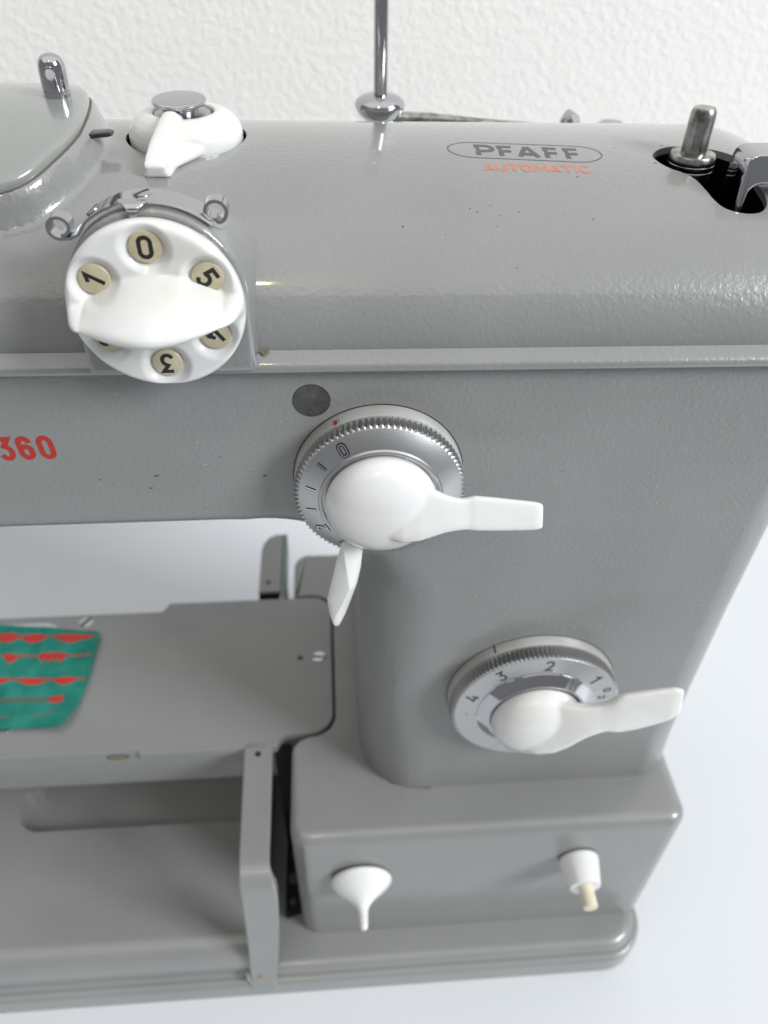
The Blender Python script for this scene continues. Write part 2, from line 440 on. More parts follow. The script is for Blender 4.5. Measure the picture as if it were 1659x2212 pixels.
for _ in range(60):                                # round the corners of the outline
    _sx[1:-1] = (_sx[:-2] + 2 * _sx[1:-1] + _sx[2:]) / 4; _sy[1:-1] = (_sy[:-2] + 2 * _sy[1:-1] + _sy[2:]) / 4
_ss = np.maximum.accumulate([np.interp(y, PR[NLIP + 1:NLIP + 100, 0], PS[NLIP + 1:NLIP + 100]) for y in _sy]) + np.arange(160) * 1e-6
SEAM = np.stack([_sx, _ss], 1)
def seam_dist(x, s):
    """signed distance to the lid edge in (x, arc length); positive under the lid"""
    d = np.full(x.shape, 1e9)
    for (x0, s0), (x1, s1) in zip(SEAM[:-1], SEAM[1:]):
        ex, es = x1 - x0, s1 - s0; L2 = ex * ex + es * es
        t = np.clip(((x - x0) * ex + (s - s0) * es) / L2, 0, 1)
        d = np.minimum(d, np.hypot(x - x0 - t * ex, s - s0 - t * es))
    xs = np.interp(s, SEAM[:, 1], SEAM[:, 0], left=-99, right=-99)
    return np.where(x < xs, d, -d)
sstep = lambda t: (lambda u: u * u * (3 - 2 * u))(np.clip(t, 0, 1))
XE = 12.75
xs = np.r_[np.arange(-23, -8, .5), np.arange(-8, -3.9, .07), np.arange(-3.9, 9.0, .3), np.arange(9.0, XE - .3, .12), XE - np.array([.3, .22, .15, .09, .04, .012, 0])]
GX, GS = np.meshgrid(xs, PS, indexing='ij')
OFF = 0.60 * sstep((seam_dist(GX, GS) + .36) / .36)
frac = np.clip((PR[:, 1] - 28.9) / 2.9, 0, 1); rend = 0.9 + 2.0 * frac
mb = MB(); rows = []
for i, x in enumerate(xs):
    e = np.clip(rend - (XE - x), 0, None); ins = rend - np.sqrt(np.clip(rend ** 2 - e ** 2, 0, None))
    d = OFF[i] - ins * 0.98
    y = PR[:, 0] + PN[:, 0] * d; z = PR[:, 1] + PN[:, 1] * d
    z = np.maximum(z, 28.46) + TILT * x
    rows.append(mb.vs([(x, float(y[k]), float(z[k])) for k in range(len(y))]))
for a, b in zip(rows[:-1], rows[1:]): mb.bridge(a, b, True)
mb.face(rows[0]); mb.face(rows[-1][::-1])
housing = build(mb, 'upper_housing', [paint_top, black, steel], mach, 40)
# holes: round well of the zigzag knob and the winder opening
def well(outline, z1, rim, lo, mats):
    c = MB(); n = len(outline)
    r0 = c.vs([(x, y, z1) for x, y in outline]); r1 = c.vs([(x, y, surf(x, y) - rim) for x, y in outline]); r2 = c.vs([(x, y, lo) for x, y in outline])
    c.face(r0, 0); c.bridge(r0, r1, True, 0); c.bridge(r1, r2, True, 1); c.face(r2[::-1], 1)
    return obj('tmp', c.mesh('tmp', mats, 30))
KC = (-3.27, 5.12)
hole1 = [(KC[0] + 1.41 * math.cos(2 * PI * k / 72), KC[1] + 1.40 * math.sin(2 * PI * k / 72)) for k in range(72)]
blob = [(7.80, 4.05), (7.86, 3.72), (8.05, 3.45), (8.34, 3.24), (8.53, 2.99), (8.65, 2.64), (8.77, 2.30), (8.96, 2.06), (9.33, 1.93), (9.70, 1.94), (9.92, 2.11), (10.0, 2.4), (9.95, 2.85), (9.95, 3.8), (9.72, 4.16), (9.45, 4.38), (9.0, 4.56), (8.45, 4.58), (8.05, 4.38)]
def smooth_closed(P, n=6):
    out = []; N = len(P)
    for i in range(N):
        p0, p1, p2, p3 = [np.array(P[(i + k) % N], float) for k in (-1, 0, 1, 2)]
        for k in range(n):
            t = k / n; out.append(tuple(.5 * (2 * p1 + (p2 - p0) * t + (2 * p0 - 5 * p1 + 4 * p2 - p3) * t * t + (3 * p1 - p0 - 3 * p2 + p3) * t ** 3)))
    return out
blob = smooth_closed(blob, 5)
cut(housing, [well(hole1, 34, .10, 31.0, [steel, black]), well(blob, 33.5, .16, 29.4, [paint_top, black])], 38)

# -- lid over the head
srow = np.linspace(s_of_y(1.47), s_of_y(7.76), 100)
es = [(0, -.06), (0, .02), (.0, .08), (.012, .125), (.04, .165), (.085, .195), (.15, .21), (.3, .215), (.6, .215), (1, .215), (1.5, .215), (2.2, .215), (3, .215), (5, .215), (9, .215), (13, .215)]
mb = MB(); rows = []
for s in srow:
    xb = float(np.interp(s, SEAM[:, 1], SEAM[:, 0])); p = np.array([np.interp(s, PS, PR[:, 0]), np.interp(s, PS, PR[:, 1])])
    n = np.array([np.interp(s, PS, PN[:, 0]), np.interp(s, PS, PN[:, 1])]); n /= np.linalg.norm(n)
    row = []
    for e, h in es:
        x = min(xb, -5.2) - e - .03; q = p + n * (.60 + h); row.append((x, q[0], q[1] + TILT * x))
    rows.append(mb.vs(row))
for a, b in zip(rows[:-1], rows[1:]): mb.bridge(a, b, False)
lid = build(mb, 'head_lid', lid_paint, mach, 40)
mb = MB(); ra = []; rb = []
for s in srow:                                    # dark joint all round the lid
    x = min(float(np.interp(s, SEAM[:, 1], SEAM[:, 0])), -5.2) - .035
    for lst, dx, h in ((ra, 0, .03), (rb, .05, -.004)):
        p = np.array([np.interp(s, PS, PR[:, 0]), np.interp(s, PS, PR[:, 1])]); n = np.array([np.interp(s, PS, PN[:, 0]), np.interp(s, PS, PN[:, 1])])
        q = p + n * (.60 + h); lst.append((x + dx, q[0], q[1] + TILT * x))
mb.bridge(mb.vs(ra), mb.vs(rb), False); build(mb, 'lid_joint', brownm, lid)

# -- bare boss behind the stitch selector
BX, BZ = -3.35, 30.42
mb = MB(); prev = None
def arch(y, rt_, fl, zb):
    R = 1.73 + fl; P = [(BX - R, zb), ]
    P = [(BX + R, y, zb)] + [(BX + R, y, zb + (BZ - zb) * k / 4) for k in (1, 2, 3)]
    P += [(BX + R * math.cos(PI * k / 40), y, BZ + rt_ * math.sin(PI * k / 40)) for k in range(41)]
    P += [(BX - R, y, zb + (BZ - zb) * k / 4) for k in (3, 2, 1)] + [(BX - R, y, zb)]
    return P
for y, rt_, fl, zb in [(3.4, .3, .30, 28.75), (2.6, .72, .24, 28.73), (1.8, 1.10, .17, 28.72), (.9, 1.45, .10, 28.70), (.2, 1.66, .05, 28.69), (-.3, 1.73, .01, 28.68), (-.42, 1.72, 0, 28.69), (-.48, 1.70, -.03, 28.72), (-.50, 1.66, -.08, 28.77), (-.50, 1.6, -.14, 28.83)]:
    ids = mb.vs(arch(y, rt_, fl, zb))
    if prev: mb.bridge(prev, ids)
    prev = ids
mb.face(prev)
build(mb, 'selector_boss', paint_top, mach, 50)
# dried oil smear in the corner by the boss
mb = MB()
for k in range(9):
    cx, cz, r = -1.53 + .20 * random.random(), 28.90 + .05 * random.random() - .1 * k / 30, .03 + .035 * random.random()
    pr = [(r * (.7 + .5 * random.random()) * math.cos(2 * PI * j / 9), r * .6 * (.7 + .5 * random.random()) * math.sin(2 * PI * j / 9)) for j in range(9)]
    ids = mb.vs([(cx + u, -.02 - .006 * k / 16 - (.0 if v > 0 else .07 * abs(v) / .03), cz + v) for u, v in pr]); mb.fan(ids, (cx, -.05 - .004 * k, cz))
build(mb, 'oil_residue', dirt, mach)

# -- stitch selector: white disc with finger ridge and six number windows
DX, DZ = -3.33, 30.42; RD = 1.69
sel = empty('stitch_selector', (DX, -.55, DZ)); sel.parent = mach
def attach(o, p):                 # keep world coordinates when the parent Empty stands elsewhere
    o.parent = p; o.matrix_parent_inverse = Matrix.Translation(-p.location) if p.parent is None else (p.matrix_parent_inverse.inverted() @ Matrix.Translation(-p.location)); return o
plugs = [(1.21 * math.cos(math.radians(90 - 60 * k)), 1.21 * math.sin(math.radians(90 - 60 * k))) for k in range(6)]
plug_ch = ['0', '5', '4', '3', '2', '1']
def knob_h(u, v):
    ca, sa = math.cos(math.radians(2.5)), math.sin(math.radians(2.5)); a = u * ca + v * sa; b = -u * sa + v * ca
    rr = math.hypot(u, v); h = 0.0
    H = 1.38 * (1 + .05 * a) * (1 - .66 * min(1, abs(a) / 1.66) ** 1.7) ; wdt = .26 + .50 * max(0, 1 - (a / 1.32) ** 2)
    t = abs(b) / wdt
    if t < 1: h += H * (.5 + .5 * math.cos(PI * t)) ** .92
    end = max(0, (abs(a) - 1.36) / .33)
    h *= max(0.0, 1 - end ** 3) if end < 1 else 0
    dish = .05 * float(sstep((1.55 - rr) / .5))
    h -= dish
    for px, py in plugs:
        d = math.hypot(u - px, v - py)
        if d < .52: h -= .135 * float(sstep((.52 - d) / .22)) * (1 if h < .05 else max(0, 1 - h / .5))
    if rr > RD - .14: q = (rr - (RD - .14)) / .14; h -= .14 * (1 - math.sqrt(max(0, 1 - q * q)))
    return h
mb = MB(); nr_, na = 70, 200; prev = None; F0 = -1.05
ctr = mb.vs([(DX, F0 - knob_h(0, 0), DZ)])[0]
for i in range(1, nr_ + 1):
    q = i / nr_; rr = RD * (1 - (1 - q) ** 1.25) if i < nr_ else RD
    ids = mb.vs([(DX + rr * math.cos(2 * PI * k / na), F0 - knob_h(rr * math.cos(2 * PI * k / na), rr * math.sin(2 * PI * k / na)), DZ + rr * math.sin(2 * PI * k / na)) for k in range(na)])
    if prev: mb.bridge(prev, ids)
    else:
        for k in range(na): mb.face((ctr, ids[k], ids[(k + 1) % na]))
    prev = ids
for y, r in [(-.80, RD), (-.70, RD - .02), (-.62, RD - .05)]:
    ids = mb.vs([(DX + r * math.cos(2 * PI * k / na), y, DZ + r * math.sin(2 * PI * k / na)) for k in range(na)]); mb.bridge(prev, ids); prev = ids
mb.face(prev)
dial = build(mb, 'selector_knob', white, mach, 60)
for k, (px, py) in enumerate(plugs):
    mb = MB(); yp = F0 + .115
    lathe(mb, [(.30, -.1), (.30, .0), (.29, .012), (.27, .016)], (DX + px, yp, DZ + py), (0, -1, 0), 32)
    ang = math.atan2(py, px) - PI / 2; ca, sa = math.cos(ang), math.sin(ang)
    f = lambda u, v, h, px=px, py=py, ca=ca, sa=sa: (DX + px + u * ca - v * sa, yp - .019 - h, DZ + py + u * sa + v * ca)
    put_glyph(mb, plug_ch[k], .40, .26, .080, f, 0, 1)
    build(mb, 'number_window', [cream, ink], dial)
lathed('selector_ring', [(1.60, 0), (1.62, .02), (1.62, .14)], (DX, -.48, DZ), (0, -1, 0), steel, mach, 96)
mach.children  # (stitch_selector Empty is not used as a level)
bpy.data.objects.remove(sel)

# -- chrome thread guide strap over the boss
def extr(mb, path, th, y0, y1, m=0, edge=.015):
    L, R = ribbon(path, th); poly = [(p.x, p.y) for p in L] + [(p.x, p.y) for p in reversed(R)]
    n = len(poly); a = mb.vs([(p[0], y0, p[1]) for p in poly]); b = mb.vs([(p[0], y1, p[1]) for p in poly]); h = len(L)
    mb.bridge(a, b, True, m)
    for i in range(h - 1):
        mb.face((a[i], a[i + 1], a[n - 2 - i], a[n - 1 - i]), m); mb.face((b[i], b[i + 1], b[n - 2 - i], b[n - 1 - i]), m)
R0 = 1.83
mid = [(BX + R0 * math.cos(math.radians(a)), BZ + R0 * math.sin(math.radians(a))) for a in range(50, 129, 3)]
def curl(cx, cz, r, a0, a1, sgn):
    n = 34; return [(cx + (r - .07 * max(0, (k / n - .72) / .28)) * math.cos(math.radians(a0 + (a1 - a0) * k / n)), cz + (r - .07 * max(0, (k / n - .72) / .28)) * math.sin(math.radians(a0 + (a1 - a0) * k / n))) for k in range(n + 1)]
right = [(-2.16, 31.86), (-2.06, 31.82)] + curl(-2.06, 32.03, .20, -80, 275, 1)
left = [(-4.64, 31.64), (-4.80, 31.57)] + curl(-4.98, 31.76, .20, -80, -445, -1)
mb = MB()
extr(mb, list(reversed(right[:2])) + mid + left[:2], .05, -.36, .24)
extr(mb, right[1:], .062, -.36, -.04); extr(mb, left[1:], .062, -.36, -.04)
guide = build(mb, 'thread_guide', chrome, mach, 40)
mb = MB()   # index tongue in the middle of the strap
secs = []
for y, dz, hw in [(-.30, .0, .30), (-.40, -.01, .26), (-.49, -.03, .17), (-.55, -.07, .12), (-.575, -.13, .09), (-.58, -.19, .06)]:
    secs.append(((BX - .17, y, BZ + R0 + dz - .002), (hw, 0, 0), (0, .012, .028), 3))
loft(mb, secs, 20); build(mb, 'index_tongue', chrome, guide, 50)
def slot_screw(name, c, axis, r, slot_ang, parent, m=steel, dome=.03, sw=.16):
    x, y, a = frame(axis); o = Vector(c); mb = MB()
    lathe(mb, [(r, -.06), (r, dome * .3), (r * .9, dome * .7), (r * .6, dome), (.0, dome * 1.1)], c, axis, 32)
    d = x * math.cos(slot_ang) + y * math.sin(slot_ang); n = a.cross(d); hw = r * sw
    p = [o + d * (r * .96 * i) + n * (hw * j) + a * (dome * 1.1 + .004) for i, j in ((-1, -1), (1, -1), (1, 1), (-1, 1))]
    q = [v - a * (dome + .05) for v in p]
    A = mb.vs(p); B = mb.vs(q); mb.face(A, 1); mb.bridge(A, B, True, 1)
    return build(mb, name, [m, ink], parent, 40)
slot_screw('screw', (BX - .06, -.02, BZ + R0 + .03), (0.02, 0, 1), .18, 1.0, guide, steel, .02)
t_ = math.radians(124); slot_screw('screw', (BX + (R0 + .03) * math.cos(t_), .02, BZ + (R0 + .03) * math.sin(t_)), (math.cos(t_), 0, math.sin(t_)), .15, .8, guide, worn, .02)

# -- zigzag knob on top
mb = MB()
prof = [(1.30, -.55), (1.325, -.15), (1.33, .02), (1.325, .14), (1.28, .28), (1.19, .40), (1.06, .50), (.91, .565), (.78, .575), (.72, .575), (.70, .54), (.69, .40), (.69, .30)]
Z0 = 31.80
lathe(mb, prof, (KC[0], KC[1], Z0), (0, 0, 1), 80)
def wedge(c, wt, wb, h, yb=0.0):
    x, y, z = c; wt *= 1.15; wb *= 1.12; P = [(-wb, -h), (wb, -h), (wb * .95, -h * .5), ((wt + wb) * .42, .45 * h), (wt, h * .92), (wt * .4, h), (-wt * .4, h), (-wt, h * .92), (-(wt + wb) * .42, .45 * h), (-wb * .95, -h * .5)]
    return [(x + u, y - v * .35, z + v) for u, v in P]
prev = None
for c, wt, wb, h in [((-3.37, 4.68, 32.17), .10, .30, .26), ((-3.45, 4.40, 32.27), .12, .32, .30), ((-3.51, 4.10, 32.17), .12, .36, .34), ((-3.57, 3.80, 32.03), .14, .36, .34), ((-3.62, 3.50, 31.89), .19, .33, .30), ((-3.67, 3.20, 31.77), .22, .29, .22), ((-3.70, 3.00, 31.70), .22, .27, .16), ((-3.71, 2.94, 31.68), .19, .23, .12)]:
    ids = mb.vs(wedge(c, wt, wb, h))
    if prev: mb.bridge(prev, ids)
    else: mb.face(ids[::-1])
    prev = ids
mb.face(prev)
secs = [((-2.82, 4.48, 31.99), (.62, .0, 0), (0, .3, .30), 2), ((-3.17, 3.98, 31.92), (.50, 0, 0), (0, .2, .27), 2), ((-3.42, 3.58, 31.82), (.36, 0, 0), (0, .15, .20), 2), ((-3.57, 3.23, 31.73), (.22, 0, 0), (0, .1, .12), 2)]
loft(mb, secs, 28)
topk = fused(mb, 'width_knob', white, mach, .022, 9)
lathed('push_button', [(.42, -.30), (.42, -.06), (.52, -.05), (.60, -.02), (.625, .02), (.625, .06), (.60, .085), (.55, .092), (0, .094)], (-3.34, 5.13, 32.54), (0.0, -.04, 1), chrome, topk, 64)
lathed('button_collar', [(.67, -.4), (.67, .0), (.64, .03), (.52, .05), (.40, .05)], (-3.30, 5.12, 32.30), (0, 0, 1), steel, topk, 64)
mb = MB()
put_glyph(mb, '0', .42, .34, .05, lambda u, v, h: (-4.26 - v * .45, 4.62 + u, 32.32 + v * .75 + h), 0)
for p in range(0): pass
# engraved mark on the left flank of the dome
def dome_pt(ang, t):
    r = 1.325 * math.cos(t) ** .7 if t < 1.2 else .5; 
    rr = float(np.interp(t, [0, .12, .26, .38, .48, .545], [1.335, 1.32, 1.27, 1.18, 1.05, .91])); return (KC[0] + rr * math.cos(ang), KC[1] + rr * math.sin(ang), Z0 + t)
mb = MB()
stroke(mb, arcp(0, 0, .10, .17, 0, 360, 20)[:-1], .035, lambda u, v, h: tuple(np.array(dome_pt(math.radians(172) + u, .36 + v * .8)) + np.array((-.012, 0, .012))), True)
build(mb, 'zero_mark', ink, topk)

# -- thread post with eye on the lid
pz = 32.66
mb = MB(); PX, PY = -6.09, 5.20
lathe(mb, [(.30, -.15), (.30, .13), (.285, .135), (.285, .15), (.30, .155), (.30, .56), (.29, .66), (.26, .75), (.20, .82), (.11, .862), (0, .875)], (PX, PY, pz), (0.03, 0, 1), 48)
post = build(mb, 'thread_post', [chrome, chrome], mach, 40)
mb = MB(); lathe(mb, [(.115, -.6), (.115, .6)], (PX + .0, PY, pz + .53), (.10, -1, -.12), 32)
mb2 = MB(); lathe(mb2, [(.135, -.02), (.135, .05)], (PX, PY, pz), (0, 0, 1), 8)
cut(post, [obj('tmp', mb.mesh('tmp', chrome))], 40)
mb = MB(); x, y, a = frame((.10, -1, -.12)); cc = Vector((PX, PY, pz + .53)) + a * .262
ring = [cc + x * (.138 * math.cos(t)) + y * (.15 * math.sin(t)) - a * (.0 + .07 * (math.cos(t)) ** 2) for t in [2 * PI * k / 32 for k in range(33)]]
tubes(mb, ring, .026, 8, cap=False); build(mb, 'eye_rim', chrome, post)
lathed('post_collar', [(.42, -.12), (.40, -.02), (.36, .01), (.31, .015)], (PX, PY, pz - .07), (0, 0, 1), lid_paint, post, 40)

# -- black tension release finger beside the lid
mb = MB(); loft(mb, [((-5.6, 3.92, 32.16), (0, .20, 0), (0, 0, .055), 5), ((-5.2, 3.96, 32.18), (0, .19, 0), (0, 0, .055), 5), ((-4.80, 4.0, 32.20), (0, .17, 0), (0, 0, .055), 5), ((-4.72, 4.0, 32.20), (0, .13, 0), (0, 0, .04), 4)], 24)
build(mb, 'release_finger', blackp, mach, 50)

# -- maker's wordmark, oval border and second line, printed on the housing
def on_housing(x, s, lift=.004):
    y = float(np.interp(s, PS, PR[:, 0])); z = float(np.interp(s, PS, PR[:, 1])); n = surf_n(y)
    return (x, y + n.y * lift, z + TILT * x + n.z * lift)
def print_on(x0, y0, x1, y1):
    s0, s1 = s_of_y(y0), s_of_y(y1); ex = Vector((x1 - x0, s1 - s0)); L = ex.length; ex.normalize(); ey = Vector((-ex.y, ex.x))
    return L, lambda u, v, h=0: on_housing(x0 + ex.x * u + ey.x * v, s0 + ex.y * u + ey.y * v, .004 + h)
L, mp = print_on(2.91, 4.36, 6.57, 4.10)      # long axis of the oval
ov = arcp(L - .62, 0, .62, .43, -90, 90, 18) + arcp(.62, 0, .62, .43, 90, 270, 18)
ov = dens([(p[0], p[1]) for p in ov], .25)
mb = MB(); stroke(mb, ov, .032, mp, True); build(mb, 'emblem_border', greyl, mach)
mb = MB()
for ch, u, wd in zip('PFAFF', (.86, 1.36, 1.90, 2.45, 2.94), (.46, .36, .52, .36, .36)):
    put_glyph(mb, ch, .56, wd, .125, lambda a, b, h, u=u: mp(u + a, b, h), 0, 0, .3, -.10)
build(mb, 'wordmark', greyl, mach)
L2, mp2 = print_on(3.64, 3.44, 6.13, 3.37)
mb = MB()
txt = 'AUTOMATIC'; wds = [.26, .25, .26, .25, .34, .27, .25, .10, .25]; u = 0
gap = (L2 - sum(wds)) / (len(wds) - 1)
for ch, wd in zip(txt, wds):
    put_glyph(mb, ch, .31, wd if ch != 'I' else .25, .075, lambda a, b, h, u=u + wd / 2: mp2(u + a, b, h), 0, 0, .3, -.10); u += wd + gap
build(mb, 'second_line', orange, mach)

# -- model number on the arm face
mb = MB()
for ch, cx in zip('360', (-7.62, -7.17, -6.70)):
    put_glyph(mb, ch, .60, .31, .13, lambda a, b, h, cx=cx: (cx + a, -.004 - h, 26.50 + b), 0, 0, .3, -.05)
build(mb, 'model_number', redp, mach)

# -- dark cap on the arm face
lathed('bolt_cap', [(.425, -.1), (.425, .012), (.395, .016), (.385, .012), (.1, .012), (0, .012)], (-.5, 0, 27.60), (0, -1, 0), dkcap, mach, 48)
lathed('cap_seam', [(.435, -.1), (.435, .003), (.42, .004)], (-.5, 0, 27.60), (0, -1, 0), ink, mach, 48)

# -- dials on arm and column
def knurl(n, amp):
    return lambda t, k: 1 + (amp * (abs(((t * n / (2 * PI)) % 1) - .5) * 2 - .5) if k in (2, 3) else 0)
def dial_base(cx, cz, R, prefix_label, teeth, y1, ring_prof, seam_w=.03):
    root = None
    lathed_seam = [(R + .075, -.1), (R + .075, .006), (R + .04, .008)]
    fl = [(R + .05, -.1), (R + .05, .05), (R + .045, y1 - .06), (R + .02, y1 - .02), (R - .06, y1)]
    b = lathed('dial_flange', fl, (cx, 0, cz), (0, -1, 0), flange_m, mach, 120)
    lathed('flange_seam', lathed_seam, (cx, 0, cz), (0, -1, 0), ink, b, 96)
    mb = MB(); lathe(mb, ring_prof, (cx, 0, cz), (0, -1, 0), teeth * 6, knurl(teeth, .046), cap=False)
    k = build(mb, 'graduated_ring', [satin], mach, 24)
    return b, k
def cone_map(cx, cz, r0, h0, r1, h1, ang, rc):
    """u tangential (clockwise), v radial outward, about radius rc on a cone front"""
    ca, sa = math.cos(ang), math.sin(ang)
    def f(u, v, h):
        r = rc + v; hh = h0 + (r - r0) * (h1 - h0) / (r1 - r0)
        return (cx + r * ca + u * sa, -(hh + h), cz + r * sa - u * ca)
    return f
# stitch length dial (arm)
AX, AZ = 1.05, 25.36
rp = [(1.90, .36), (1.99, .40), (2.02, .43), (2.02, .72), (1.965, .755), (1.955, .765), (1.50, .95), (1.47, 1.0), (1.44, 1.01), (1.41, 1.0), (1.40, .93), (1.33, .93), (1.30, .98)]
f1, k1 = dial_base(AX, AZ, 2.03, '', 92, .40, rp)
raised = mat('polished_numeral', (0.62, 0.62, 0.65), 0.14, 1)
for ch, ang, h_, wd_ in (('0', 121, .30, .19), ('|', 144, .24, .3), ('|', 168, .24, .3), ('|', 190, .24, .3), ('2', 212, .28, .2), ('|', 236, .22, .3)):
    mb = MB(); engraved(mb, ch, h_, wd_, .042, cone_map(AX, AZ, 1.955, .765, 1.50, .95, math.radians(ang), 1.70), .02)
    build(mb, 'numeral' if ch != '|' else 'tick', [raised, ink], k1, 40)
for ang, wd_, m_, nm in ((119.5, .10, redp, 'red_index'), (117.0, .012, ink, 'index_line')):
    mb = MB(); t = math.radians(ang); d = Vector((math.cos(t), 0, math.sin(t))); n = Vector((-math.sin(t), 0, math.cos(t))); q = Vector((AX, 0, AZ)) + d * 2.086
    ids = mb.vs([q + n * (wd_ * i) + Vector((0, -y, 0)) for i, y in ((-.5, .20), (.5, .20), (.5, .37), (-.5, .37))]); mb.face(ids); build(mb, nm, m_, f1)
mb = MB()
lathe(mb, [(1.30, .90), (1.33, 1.0), (1.345, 1.06)] + [(1.35 * math.cos(t) ** .92, 1.10 + .74 * math.sin(t)) for t in np.linspace(0.02, PI / 2 - .03, 36)] + [(0, 1.84)], (AX, 0, AZ), (0, -1, 0), 96)
# lever: a waisted blade running to the right, upper face tipped towards the viewer
def blade(mb, pts, seg=36, e=4.0):
    secs = []
    for x, y, z, hz, th, tip in pts:
        secs.append(((x, y, z), (0, -math.sin(tip) * hz, math.cos(tip) * hz), (0, math.cos(tip) * th, math.sin(tip) * th), e))
    loft(mb, secs, seg)
blade(mb, [(.7, -1.10, 25.40, .50, .28, -.5), (1.1, -1.26, 25.40, .70, .30, -.5), (1.5, -1.36, 25.40, .78, .32, -.5), (1.9, -1.44, 25.40, .70, .30, -.5), (2.2, -1.50, 25.41, .58, .25, -.5), (2.5, -1.56, 25.42, .46, .20, -.5), (2.75, -1.60, 25.42, .40, .16, -.5), (2.95, -1.62, 25.42, .375, .13, -.5), (3.08, -1.62, 25.435, .395, .12, -.5), (3.18, -1.63, 25.45, .42, .12, -.5), (3.6, -1.66, 25.43, .405, .115, -.5), (4.2, -1.70, 25.40, .37, .11, -.5), (4.62, -1.73, 25.385, .34, .10, -.5), (4.76, -1.73, 25.37, .31, .085, -.5), (4.81, -1.73, 25.36, .28, .06, -.5)], 44, 5.0)
fused(mb, 'length_lever', white, k1, .020, 16)
# reverse lever hanging under the dial
mb = MB()
LV = [  # left edge, ridge, right edge of the kite shaped blade, top to bottom
    ((.04, -.62, 24.3), (.12, -.80, 24.3), (.64, -.62, 24.3)), ((.04, -.80, 23.66), (.13, -.98, 23.62), (.62, -.80, 23.60)), ((-.08, -.85, 23.20), (.19, -1.05, 23.05), (.56, -.85, 23.0)), ((-.22, -.89, 22.5), (.25, -1.12, 22.42), (.46, -.89, 22.46)),
    ((-.36, -.93, 21.90), (.06, -1.13, 21.9), (.30, -.93, 21.9)), ((-.31, -.97, 21.35), (-.15, -1.11, 21.40), (.13, -.97, 21.35)), ((-.24, -1.0, 21.02), (-.20, -1.07, 21.12), (.0, -1.0, 21.02)), ((-.17, -1.02, 20.90), (-.15, -1.05, 20.93), (-.06, -1.02, 20.91))]
prev = None
for l, m_, r in LV:
    ids = mb.vs([l, tuple(np.array(l) * .72 + np.array(m_) * .28 + np.array((0, -.03, 0))), m_, tuple(np.array(r) * .5 + np.array(m_) * .5 + np.array((0, -.02, 0))), r, (r[0] - .03, r[1] + .12, r[2]), (l[0] + .03, l[1] + .12, l[2])])
    if prev: mb.bridge(prev, ids)
    else: mb.face(ids[::-1])
    prev = ids
mb.face(prev)
rl = build(mb, 'reverse_lever', white, mach, 25)
bv = rl.modifiers.new('b', 'BEVEL'); bv.width = .035 * S; bv.segments = 2; bv.limit_method = 'ANGLE'; bv.angle_limit = math.radians(18)
me_ = evaluated(rl); rl.modifiers.clear(); rl.data = me_; me_.name = 'reverse_lever'; finish(me_, 60)

# stitch width dial (column)
WX, WZ = 6.15, 16.05
rp = [(2.55, .30), (2.64, .34), (2.67, .37), (2.67, .72), (2.61, .76), (2.60, .77), (1.93, .80), (1.91, .81), (1.90, .84), (1.60, 1.06), (1.58, 1.07), (1.50, 1.07), (1.46, 1.04)]
f2, k2 = dial_base(WX, WZ, 2.70, '', 118, .34, rp)
k2.data.materials.append(chrome)
for p in k2.data.polygons:
    r = math.hypot(p.center.x / S - WX, p.center.z / S - WZ)
    if 1.55 < r < 1.92: p.material_index = 1
groove = mat('dark_groove', (0.045, 0.045, 0.05), .4, .5)
for ch, ang, h_, wd_ in (('4', 160, .34, .25), ('3', 125, .34, .24), ('2', 86, .34, .24), ('1', 39, .34, .24)):
    mb = MB(); put_glyph(mb, ch, h_ * 1.25, wd_ * 1.15, .07, cone_map(WX, WZ, 2.60, .77, 1.93, .80, math.radians(ang), 2.25), .004); build(mb, 'numeral', groove, k2, 40)
for ch, ang, h_, wd_, rc in (('0', 21, .22, .15, 2.38), ('2', 13, .20, .14, 2.18), ('|', -104, .18, .3, 2.3)):
    mb = MB(); put_glyph(mb, ch, h_ * 1.1, wd_ * 1.1, .05, cone_map(WX, WZ, 2.60, .77, 1.93, .80, math.radians(ang), rc), .004); build(mb, 'numeral', groove, k2, 40)
mb = MB(); lathe(mb, [(.035, -.02), (.035, .006), (0, .01)], (3.94, -.785, 15.95), (0, -1, 0), 12); build(mb, 'dot', dkcap, k2)
mb = MB(); t = math.radians(121.5); d = Vector((math.cos(t), 0, math.sin(t))); n = Vector((-math.sin(t), 0, math.cos(t))); q = Vector((WX, 0, WZ)) + d * 2.757
ids = mb.vs([q + n * (.05 * i) + Vector((0, -y, 0)) for i, y in ((-.5, .02), (.5, .02), (.5, .28), (-.5, .28))]); mb.face(ids); build(mb, 'index_line', ink, f2)
mb = MB()
lathe(mb, [(1.42, 1.0), (1.46, 1.1)] + [(1.47 * math.cos(t) ** .92, 1.16 + .86 * math.sin(t)) for t in np.linspace(0.02, PI / 2 - .03, 36)] + [(0, 2.02)], (WX - .02, 0, WZ), (0, -1, 0), 96)
blade(mb, [(5.5, -1.30, 16.15, .8, .32, -.45), (6.0, -1.48, 16.25, .98, .36, -.45), (6.5, -1.62, 16.42, .92, .36, -.45), (6.9, -1.74, 16.62, .76, .32, -.45), (7.2, -1.82, 16.80, .61, .27, -.45), (7.5, -1.88, 16.97, .52, .22, -.45), (7.75, -1.92, 17.10, .49, .18, -.42), (7.98, -1.95, 17.24, .51, .16, -.38), (8.2, -1.97, 17.36, .64, .16, -.34), (8.36, -1.98, 17.42, .69, .16, -.32), (8.8, -2.01, 17.55, .69, .16, -.30), (9.4, -2.04, 17.76, .65, .15, -.28), (9.75, -2.06, 17.89, .60, .14, -.28), (9.98, -2.06, 17.97, .50, .11, -.28), (10.08, -2.06, 17.98, .42, .07, -.28)], 44, 5.0)
fused(mb, 'width_lever', white, k2, .026, 18)

